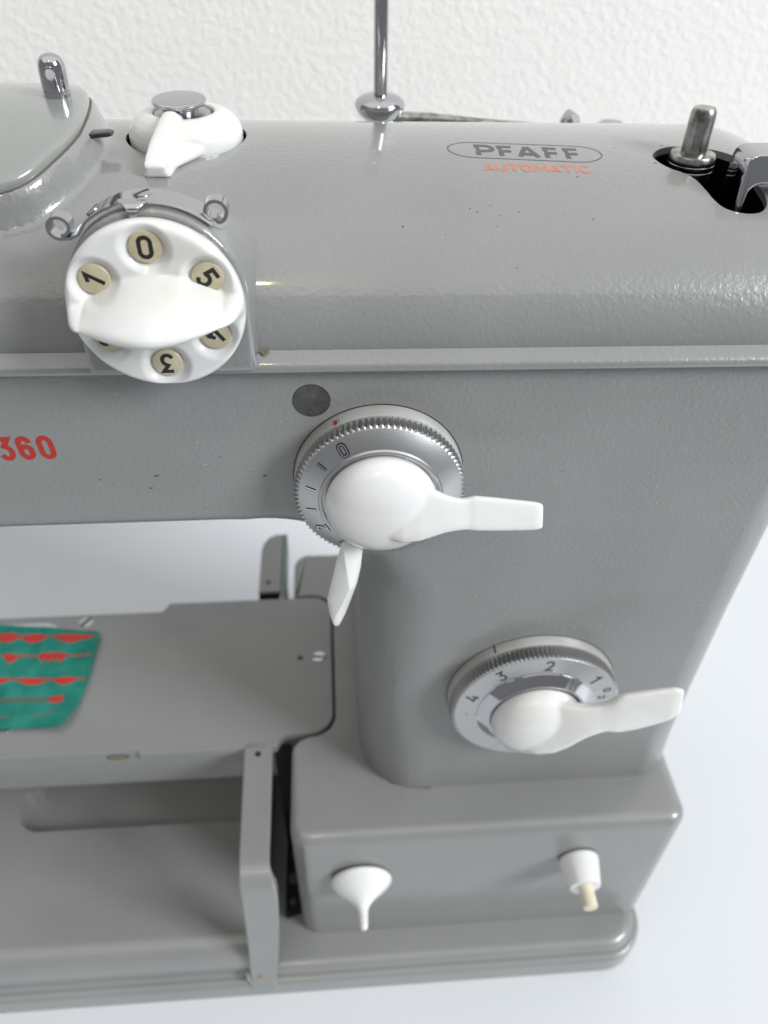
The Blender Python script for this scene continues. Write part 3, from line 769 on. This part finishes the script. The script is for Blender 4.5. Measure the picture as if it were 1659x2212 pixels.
# -- motor housing box under the column
pts = [(-2.13, -1.9, .75, .50), (12.72, -1.9, .75, .50), (12.8, 13.0, 1.2, .5), (-2.2, 13.0, .8, .3), (-2.2, 10.06, .10, .08), (-.36, 10.06, .95, .07), (-.36, 2.55, .95, .07), (-2.13, 2.45, .75, .16)]
P = dens(round_poly(pts, 12), 1.0)
# ease the edge radius from one value to the next along the outline
rad = [p[2] for p in P]
for _ in range(4): rad = [(rad[i - 1] + rad[i] + rad[(i + 1) % len(rad)]) / 3 for i in range(len(rad))]
mb = MB(); softprism(mb, P, .5, 10.0, 1.6, XY, 8, rad=rad, extra=.05)
build(mb, 'motor_housing', paint_bed, mach, 40)
# dark seam where the column meets the box
mb = MB(); cs = [(.60, 5.0), (.60, 2.3), (.68, 1.75), (.87, 1.2), (1.22, .68), (1.75, .26), (2.3, .08), (2.8, .0), (3.2, -.02)]
for side in (0,):
    l = mb.vs([(x - .03, y - .03, 10.012) for x, y in cs]); r = mb.vs([(x + .1, y + .1, 10.012) for x, y in cs]); mb.bridge(l, r, False)
build(mb, 'column_seam', brownm, mach)

# toggle on the box
tk = MB(); lathe(tk, [(.9, -.04), (1.10, .06), (1.17, .12), (1.18, .20), (1.15, .28), (1.02, .42), (.80, .60), (.56, .78), (.36, .96), (.24, 1.12), (.18, 1.3), (.165, 1.5), (.15, 1.75), (.12, 1.88), (.06, 1.93), (0, 1.94)], (.42, -1.9, 6.95), (.02, -1, .0), 56)
build(tk, 'toggle_knob', white, mach, 50)
lathed('toggle_gap', [(1.05, -.1), (1.05, .012), (.9, .014)], (.42, -1.9, 6.98), (0, -1, 0), ink, mach, 48)
pb = lathed('light_button', [(.50, -.05), (.50, .05), (.76, .06), (.78, .10), (.775, .2), (.60, 1.08), (.575, 1.14), (.52, 1.15), (.35, 1.14)], (8.85, -1.9, 7.5), (.0, -1, 0), white, mach, 48)
lathed('plunger', [(.285, -.2), (.285, .72), (.27, .77), (.22, .79), (0, .79)], (8.85, -3.02, 7.5), (.0, -1, 0), ivory, pb, 32)

# -- base plate: foot rim and ledge
def base_outline(inset, R): return [(-24, -3.6 + inset, .1), (12.75 - inset, -3.6 + inset, R), (12.75 - inset, 14 - inset, 1.5), (-24, 14 - inset, .1)]
mb = MB(); softprism(mb, dens(round_poly(base_outline(0, 1.9), 14), 2), .22, 1.22, 0.003, XY, 6); 
basep = build(mb, 'base_rim', paint_bed, mach, 40)
mb = MB(); softprism(mb, dens(round_poly(base_outline(.30, 1.6), 14), 2), .45, 1.70, 1.0, XY, 8); build(mb, 'base_ledge', paint_bed, mach, 40)
# cover under the free arm with its long recess
cp = [(12, 1.5), (-3.18, 1.5), (-3.2, 2.3)] + [(-2.3 - .88 * math.cos(math.radians(t)), 2.62 + .88 * math.sin(math.radians(t))) for t in range(0, 91, 9)] + [(-2.2, 3.5), (12, 3.5)]
mb = MB(); r0 = mb.vs([(-24, y, z) for y, z in cp]); r1 = mb.vs([(-3.55, y, z) for y, z in cp]); mb.bridge(r0, r1); mb.face(r0[::-1]); mb.face(r1)
cov = build(mb, 'base_cover', paint_bed, mach, 40)
rc = round_poly([(-14.9, 2.45, 1.1), (-4.1, 2.45, .1), (-4.1, 8, .1), (-14.35, 8, .1), (-14.35, 4.55, .15), (-14.9, 4.4, .4)], 10)
mb = MB(); a = mb.vs([(p[0], p[1], 5) for p in rc]); b = mb.vs([(p[0], p[1], 2.35) for p in rc]); mb.face(a); mb.face(b[::-1]); mb.bridge(a, b)
cut(cov, [obj('tmp', mb.mesh('tmp', paint_bed, 30))], 40)

# -- free arm
arm = [(-24, 2.28), ]
mb = MB(); prof = [(9.3, 9.75), (2.30, 9.75), (2.26, 9.5), (2.26, 7.7), (2.30, 7.52), (2.42, 7.38), (2.60, 7.31), (3.0, 7.28), (9.3, 7.28)]
rings = [mb.vs([(x, y, z) for y, z in prof]) for x in (-24, -2.85)]; mb.bridge(rings[0], rings[1]); mb.face(rings[0]); mb.face(rings[1][::-1])
build(mb, 'free_arm', paint_bed, mach, 40)
pl = [(-24, 2.24, .12), (-8.22, 2.24, .11), (-8.12, 2.13, .11), (-2.75, 2.13, .14), (-2.5, 2.62, .30), (-.46, 2.66, .92), (-.46, 9.96, .90), (-7.95, 9.96, .15), (-8.25, 9.46, .15), (-24, 9.46, .12)]
mb = MB(); softprism(mb, dens(round_poly(pl, 8), .8), .05, 10.0, 9.55, XY, 5, extra=.012)
bed = build(mb, 'bed_plate', paint_bed, mach, 40)
slot_screw('bed_screw', (-1.02, 6.42, 10.0), (0, 0, 1), .30, -.12, bed, chrome, .03, .2)
slot_screw('bed_screw', (-11.6, 9.0, 10.0), (0, 0, 1), .30, .9, bed, chrome, .03, .25)
lathed('bed_hole', [(.125, -.1), (.125, .004), (0, .005)], (-1.85, 6.42, 10.0), (0, 0, 1), ink, bed, 24)
mb = MB(); P = [(.42 * math.cos(t), .17 * math.copysign(abs(math.sin(t)) ** .6, math.sin(t))) for t in [2 * PI * k / 28 for k in range(28)]]
a = mb.vs([(-9.0 + u, 2.22, 9.62 + v) for u, v in P]); b = mb.vs([(-9.0 + u * .86, 2.20, 9.62 + v * .66) for u, v in P]); mb.bridge(a, b, True, 1); mb.face(b)
build(mb, 'edge_catch', [brass, dkcap], bed, 50)
mb = MB(); softprism(mb, dens(round_poly([(-20, 3.35, .9), (-13.0, 3.35, .9), (-12.55, 9.05, .8), (-20, 9.05, .8)], 8), 1.5), .03, 10.035, 9.9, XY, 3); build(mb, 'needle_plate', chrome, mach, 40)

# -- hinged table brackets either side of the free arm
def bent_strip(name, secs, th, parent, hole=None):
    """secs: (x left, x right, y, z, normal y, normal z)"""
    mb = MB(); prev = None
    for xl, xr, y, z, ny, nz in secs:
        e = .05; o = [(xl + e, 0), (xr - e, 0), (xr, e), (xr, th), (xl, th), (xl, e)]
        ids = mb.vs([(x, y - ny * d, z - nz * d) for x, d in o])
        if prev: mb.bridge(prev, ids)
        else: mb.face(ids)
        prev = ids
    mb.face(prev[::-1]); return build(mb, name, paint_bed, parent, 40)
sec = [(-3.90, -2.98, 2.34, 9.96, 0, 1), (-4.00, -2.90, 2.26, 10.01, 0, 1), (-4.0, -2.89, 1.8, 10.01, 0, 1), (-3.94, -2.86, -.6, 10.01, 0, 1), (-3.90, -2.84, -2.3, 10.01, 0, 1)]
for k in range(1, 10):
    t = PI / 2 * k / 9; R = .85
    sec.append((-3.89 + .02 * k / 9, -2.84 + (.22 if k > 6 else .03 * k), -2.4 - R * math.sin(t), 10.01 - R * (1 - math.cos(t)), -math.sin(t), math.cos(t)))
sec += [(-3.88, -2.60, -3.26, 8.8, -1, 0), (-3.98, -2.72, -3.28, 6.5, -1, 0), (-4.10, -2.92, -3.34, 4.0, -1, 0), (-4.25, -3.14, -3.48, 1.9, -1, 0), (-4.3, -3.2, -3.62, 1.1, -1, 0), (-4.3, -3.2, -3.66, .6, -1, 0)]
br = bent_strip('front_bracket', sec, .42, mach)
lathed('bracket_hole', [(.125, -.1), (.125, .004), (0, .005)], (-3.44, 1.80, 10.01), (0, 0, 1), ink, br, 24)
lathed('bracket_rivet', [(.17, -.1), (.17, .01), (.1, .02), (0, .02)], (-3.78, -3.52, 1.75), (0, -1, .1), brass, br, 24)
mb = MB(); tubes(mb, [(-4.33, -3.42, 2.3), (-4.30, -3.52, 1.9), (-4.2, -3.6, 1.5)], [.03, .07, .04], 8); build(mb, 'bracket_clip', chrome, br)
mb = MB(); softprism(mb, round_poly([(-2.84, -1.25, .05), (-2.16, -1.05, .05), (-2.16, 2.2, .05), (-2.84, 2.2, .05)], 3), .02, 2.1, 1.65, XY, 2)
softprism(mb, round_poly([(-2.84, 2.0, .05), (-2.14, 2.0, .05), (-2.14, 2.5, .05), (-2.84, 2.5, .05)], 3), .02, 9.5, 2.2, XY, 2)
hr = build(mb, 'recess_shade_fill', mat('recess_shade_black', (0.010, 0.010, 0.011), .6, 0, 0, .2), mach)  # added near-black floor and wall paint in the hinge gap's deep shade
mb = MB(); softprism(mb, [(2.5, 7.2, None), (9.3, 7.2, None), (9.3, 9.5, None), (2.5, 9.5, None)], .02, -2.83, -2.86, lambda a, b, c: (c, a, b), 2); build(mb, 'end_shade_panel', black, mach)  # black sheet over the free arm's end face, standing in for shade
for y_, z_, r_2 in ((-.7, 2.12, .16), (.3, 2.12, .24), (1.4, 2.12, .14)):
    lathed('hinge_bolt', [(r_2, -.1), (r_2, .08), (r_2 * .8, .12), (0, .13)], (-2.5, y_, z_), (0, 0, 1), dkcap, hr, 16)
sec = [(-3.87, -2.86, 10.42, 10.0, 0, 1), (-3.87, -2.86, 12.4, 10.0, 0, 1), (-3.87, -2.86, 13.3, 10.0, 0, 1), (-3.78, -2.86, 13.8, 10.0, 0, 1), (-3.55, -2.86, 14.2, 9.99, 0, 1), (-3.2, -2.86, 14.45, 9.93, .3, .95), (-3.1, -2.86, 14.62, 9.6, .9, .4), (-3.1, -2.86, 14.62, 2.0, 1, 0)]
br2 = bent_strip('rear_bracket', sec, .3, mach)
lathed('bracket_hole', [(.125, -.1), (.125, .004), (0, .005)], (-3.43, 11.04, 10.0), (0, 0, 1), ink, br2, 24)
mb = MB(); softprism(mb, [(-2.855, 10.0, None), (-2.62, 10.0, None), (-2.62, 14.5, None), (-2.855, 14.5, None)], .03, 9.9, 8.6, XY, 3); build(mb, 'bracket_flange', mat('green_grey_enamel', (0.16, 0.20, 0.19), .4), br2)
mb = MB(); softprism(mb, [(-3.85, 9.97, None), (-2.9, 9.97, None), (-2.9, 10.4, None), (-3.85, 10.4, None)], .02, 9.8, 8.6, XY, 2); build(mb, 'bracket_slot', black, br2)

# -- spool pin and winder parts behind and on top of the arm
sp = lathed('spool_pin', [(.215, -.1), (.215, 9.0), (.19, 9.06), (0, 9.08)], (1.76, 11.2, 30.95), (0.0, 0, 1), chrome, mach, 32)
lathed('pin_collar', [(.23, -.46), (.44, -.44), (.64, -.27), (.76, -.06), (.78, .03), (.74, .13), (.60, .24), (.39, .30), (.23, .31)], (1.74, 11.2, 30.95), (0, 0, 1), chrome, sp, 48)
mb = MB(); loft(mb, [((2.0, 11.2, 30.56), (0, .25, 0), (0, 0, .21), 2.5), ((3.4, 11.3, 30.51), (0, .22, 0), (0, 0, .17), 2.5), ((5.0, 11.3, 30.40), (0, .18, 0), (0, 0, .12), 2.5), ((7.4, 11.4, 30.22), (0, .15, 0), (0, 0, .08), 2.5)], 20); build(mb, 'pin_lever', worn, sp, 50)
mb = MB(); tubes(mb, [(7.72, 11.6, 29.8), (7.72, 11.45, 30.38), (7.75, 11.25, 30.61), (7.85, 11.0, 30.57), (7.97, 10.8, 30.2)], [.17, .19, .19, .18, .16], 14); build(mb, 'rear_thread_eye', chrome, mach, 60)
lathed('rear_stud', [(.45, -.6), (.45, -.06), (.36, .0), (0, .02)], (9.15, 11.2, 30.42), (0, 0, 1), steel, mach, 32)

wp = lathed('winder_spindle', [(.30, -.5), (.30, .84), (.285, .97), (.245, 1.04), (0, 1.05)], (8.79, 4.05, 31.62), (0.0, 0, 1), worn, mach, 40)
lathed('spindle_collar', [(.44, -1.4), (.50, -.40), (.545, -.38), (.545, -.34), (.535, -.33), (.545, -.31), (.545, -.21), (.535, -.20), (.545, -.18), (.545, -.06), (.51, .0), (.42, .02), (.30, .02)], (8.79, 4.05, 31.67), (0, 0, 1), worn, wp, 56)
mb = MB(); loft(mb, [((9.22, 2.95, 31.9), (.035, 0, 0), (0, .05, 0), 2), ((9.22, 2.97, 32.1), (.035, 0, 0), (0, .05, 0), 2), ((9.22, 2.98, 32.2), (.02, 0, 0), (0, .02, 0), 2)], 10)
mb = MB()   # bobbin winder lever: upright leg with a flag to the right
fl = [(9.20, 29.8), (9.41, 29.8), (9.41, 31.30), (9.415, 31.38), (9.44, 31.45), (9.49, 31.505), (9.56, 31.54), (9.66, 31.555), (10.2, 31.56), (12.2, 31.57), (12.2, 32.21), (9.9, 32.21), (9.45, 32.21), (9.36, 32.19), (9.29, 32.15), (9.24, 32.08), (9.21, 31.98), (9.20, 31.5)]
softprism(mb, fl, .07, 2.12, 2.95, XZ, 4)
build(mb, 'winder_lever', chrome, mach, 50)

# -- chips in the enamel
chips = MB(); rn = random.Random(11)
for x, y in [(3.14, 2.08), (3.38, 2.19), (3.29, 1.99), (3.6, 2.16), (3.78, 1.88), (3.91, 1.78), (3.68, 1.6), (4.0, 2.04), (4.23, 1.92), (2.83, 0.93), (4.03, 0.74), (3.55, 0.83), (1.63, 1.58), (2.6, 1.15), (2.54, 1.41), (3.17, 1.5), (5.87, 1.82), (5.51, 2.09), (5.19, 1.83), (4.24, 1.91), (5.76, 3.08), (7.2, 3.06), (6.97, 4.44), (0.62, 3.79), (3.15, 2.09), (3.37, 2.2), (3.61, 2.14), (5.84, 0.13)][::2]:
    r = rn.uniform(.010, .021); s0 = s_of_y(y); n_ = 8
    for rr_, lift in ((r, .0035),):
        ids = chips.vs([on_housing(x + rr_ * rn.uniform(.7, 1.3) * 1.2 * math.cos(2 * PI * k / n_), s0 + rr_ * rn.uniform(.7, 1.3) * math.sin(2 * PI * k / n_), lift) for k in range(n_)]); chips.face(ids)
for k, (x, z) in enumerate([(-4.34, 25.56), (-5.7, 25.5), (-5.39, 25.38), (-4.54, 25.18), (-1.74, 25.46), (-1.67, 25.02), (-2.75, 26.08), (3.0, 19.74), (6.05, 23.69), (5.7, 25.29)]):
    r = (.075, .035, .022, .045, .065, .025, .03, .03, .028, .03)[k]
    chips.face(chips.vs([(x + r * rn.uniform(.7, 1.2) * math.cos(2 * PI * j / 9), -.003, z + r * .42 * rn.uniform(.7, 1.3) * math.sin(2 * PI * j / 9) + .2 * r * math.cos(2 * PI * j / 9)) for j in range(9)]))
build(chips, 'enamel_chips', mat('bare_iron', (0.06, 0.057, 0.055), .6), mach)['kind'] = 'stuff'

# -- lint and fine scratches on the column and arm
lint = MB()
for k in range(46):
    x, z = (rn.uniform(2.6, 11.5), rn.uniform(19, 28)) if k < 34 else (rn.uniform(-6, -1), rn.uniform(24.3, 28)); a = rn.uniform(0, PI); L = rn.uniform(.03, .13)
    cv = [(x + L * t * math.cos(a + .8 * t), z + L * t * math.sin(a + .8 * t)) for t in (0, .33, .66, 1)]
    stroke(lint, cv, rn.uniform(.006, .011), lambda u, v, h: (u, -.006 - h, v))
build(lint, 'lint', mat('lint', (0.62, 0.61, 0.58), .9), mach)['kind'] = 'stuff'

# ------------------------------------------------------------------ fabric sample on the bed
sw = empty('fabric_swatch', (-13, 6, 10), 'green cotton swatch with red decorative stitch rows lying on the machine bed', 'fabric')
def cloth_z(x, y):
    e = max(0, (x + 12.6) / 1.8); f = max(0, (5.0 - y) / 1.7)
    return 10.10 + .10 * e * e + .16 * f * f * (.4 + e) + .025 * math.sin(3.1 * x + 1.2 * y) + .02 * math.sin(5.2 * y)
def edge_r(y):   # right edge of the cloth
    return float(np.interp(y, [3.40, 3.75, 4.3, 5.5, 6.8, 8.05, 8.3], [-11.45, -11.15, -10.98, -10.83, -10.84, -10.78, -10.92])) + .015 * math.sin(23 * y)
mb = MB(); ny, nx = 60, 70; top = []
for j in range(ny + 1):
    row = []
    for i in range(nx + 1):
        u = i / nx; v = j / ny; yb = 3.34 + .02 * math.sin(9 * u) ; 
        xr0 = edge_r(3.4 + 4.9 * v); x = -19 + (xr0 + 19) * u
        yt = 8.95 - .62 * max(0, (x + 15.4) / 4.5); y = 3.42 - .05 * math.sin(u * 7) + (yt - 3.42) * v
        row.append((x, y, cloth_z(x, y)))
    top.append(mb.vs(row))
bot = [mb.vs([(mb.v[k][0], mb.v[k][1], mb.v[k][2] - .06) for k in r]) for r in top]
for A in (top, bot):
    for a, b in zip(A[:-1], A[1:]): mb.bridge(a, b, False)
for j in range(ny):
    for i in (0, nx): mb.face((top[j][i], top[j + 1][i], bot[j + 1][i], bot[j][i]))
for i in range(nx):
    for j in (0, ny): mb.face((top[j][i], top[j][i + 1], bot[j][i + 1], bot[j][i]))
def rel(o, p):   # child of an Empty that stands away from the origin
    o.parent = p; o.matrix_parent_inverse = Matrix.Translation(-p.location); return o
rel(build(mb, 'cloth', clothm, None, 60), sw)
def emb(name, spans, m, lift=.035):
    """spans: (x, y upper, y lower) samples of one stitch row"""
    mb = MB(); a = mb.vs([(x, y1, cloth_z(x, y1) + .004) for x, y1, y0 in spans]); c = mb.vs([(x, (y0 + y1) / 2, cloth_z(x, y0) + lift) for x, y1, y0 in spans]); b = mb.vs([(x, y0, cloth_z(x, y0) + .004) for x, y1, y0 in spans])
    mb.bridge(a, c, False); mb.bridge(c, b, False); rel(build(mb, name, m, None, 70), sw)
def scallop(line, lobes, thin=.03):
    out = []
    for x in np.arange(-19, -10.88, .04):
        x = float(x); y = line(x); d = 0; uu = 0
        for c, hw, dep, upb in lobes:
            t = (x - c) / hw
            if abs(t) < 1: d = max(d, dep * (1 - t * t) ** 1.15); uu = max(uu, upb * (1 - t * t))
        out.append((x, y + thin / 2 + uu, y - thin / 2 - d))
    return out
rep = lambda c0, pitch, n, hw, dep, upb=0.05: [(c0 - pitch * k, hw, dep, upb) for k in range(n)]
emb('stitch_row', scallop(lambda x: 8.30 - .06 * (x + 15), [(-12.05, .72, .31, .12), (-11.5, .50, .14, .05), (-13.68, .58, .33, .12), (-14.82, .58, .33, .12)] + rep(-15.95, 1.13, 3, .58, .33, .12), .08), threadm)
emb('stitch_row', scallop(lambda x: 7.22 - .05 * (x + 15), [(-12.18, .18, .34, .10), (-12.45, .16, .28, .14), (-12.72, .16, .34, .12), (-13.02, .16, .28, .14), (-14.35, .34, .36, .02), (-14.5, .16, .16, .06)] + rep(-15.6, 1.5, 3, .34, .3), .08), threadm)
emb('stitch_row', scallop(lambda x: 5.95 - .05 * (x + 15), [(-11.75, .50, .26, .06), (-13.15, .62, .22, .05), (-14.75, .62, .24, .06)] + rep(-16.2, 1.5, 2, .6, .22), .10), threadm)
mb = MB(); zz = []
for k in range(150):
    x = -18.9 + k * .045; zz.append((x, 4.86 + (.11 if k % 2 else -.11) - .015 * (x + 15)))
stroke(mb, zz, .045, lambda u, v, h: (u, v, cloth_z(u, v) + .012 + h)); rel(build(mb, 'zigzag_row', dullthread, None), sw)
emb('stitch_row', [(float(x), 4.93, 4.63) for x in np.arange(-12.15, -11.55, .04)], threadm)
mb = MB(); stroke(mb, [(-18.9, 3.95), (-15, 4.0), (-12.4, 4.02), (-12.0, 4.08), (-11.75, 4.4)], .05, lambda u, v, h: (u, v, cloth_z(u, v) + .012 + h)); rel(build(mb, 'hem_stitch', dullthread, None), sw)
mb = MB(); rnd = random.Random(3)
for k in range(170):
    y = 3.45 + 4.85 * rnd.random(); x = edge_r(y) - .02; L = .05 + .17 * rnd.random(); a = rnd.uniform(-.9, .9)
    z = cloth_z(x, y) - .02; tubes(mb, [(x - .05, y, z), (x + L * math.cos(a) * .5, y + L * .4 * math.sin(a), z + .01), (x + L * math.cos(a), y + L * math.sin(a), z - .02)], .010, 4)
rel(build(mb, 'frayed_threads', clothm, None), sw)
sw_kids = [o for o in sw.children if o.name.startswith('frayed')]
for o in sw_kids: o['kind'] = 'stuff'
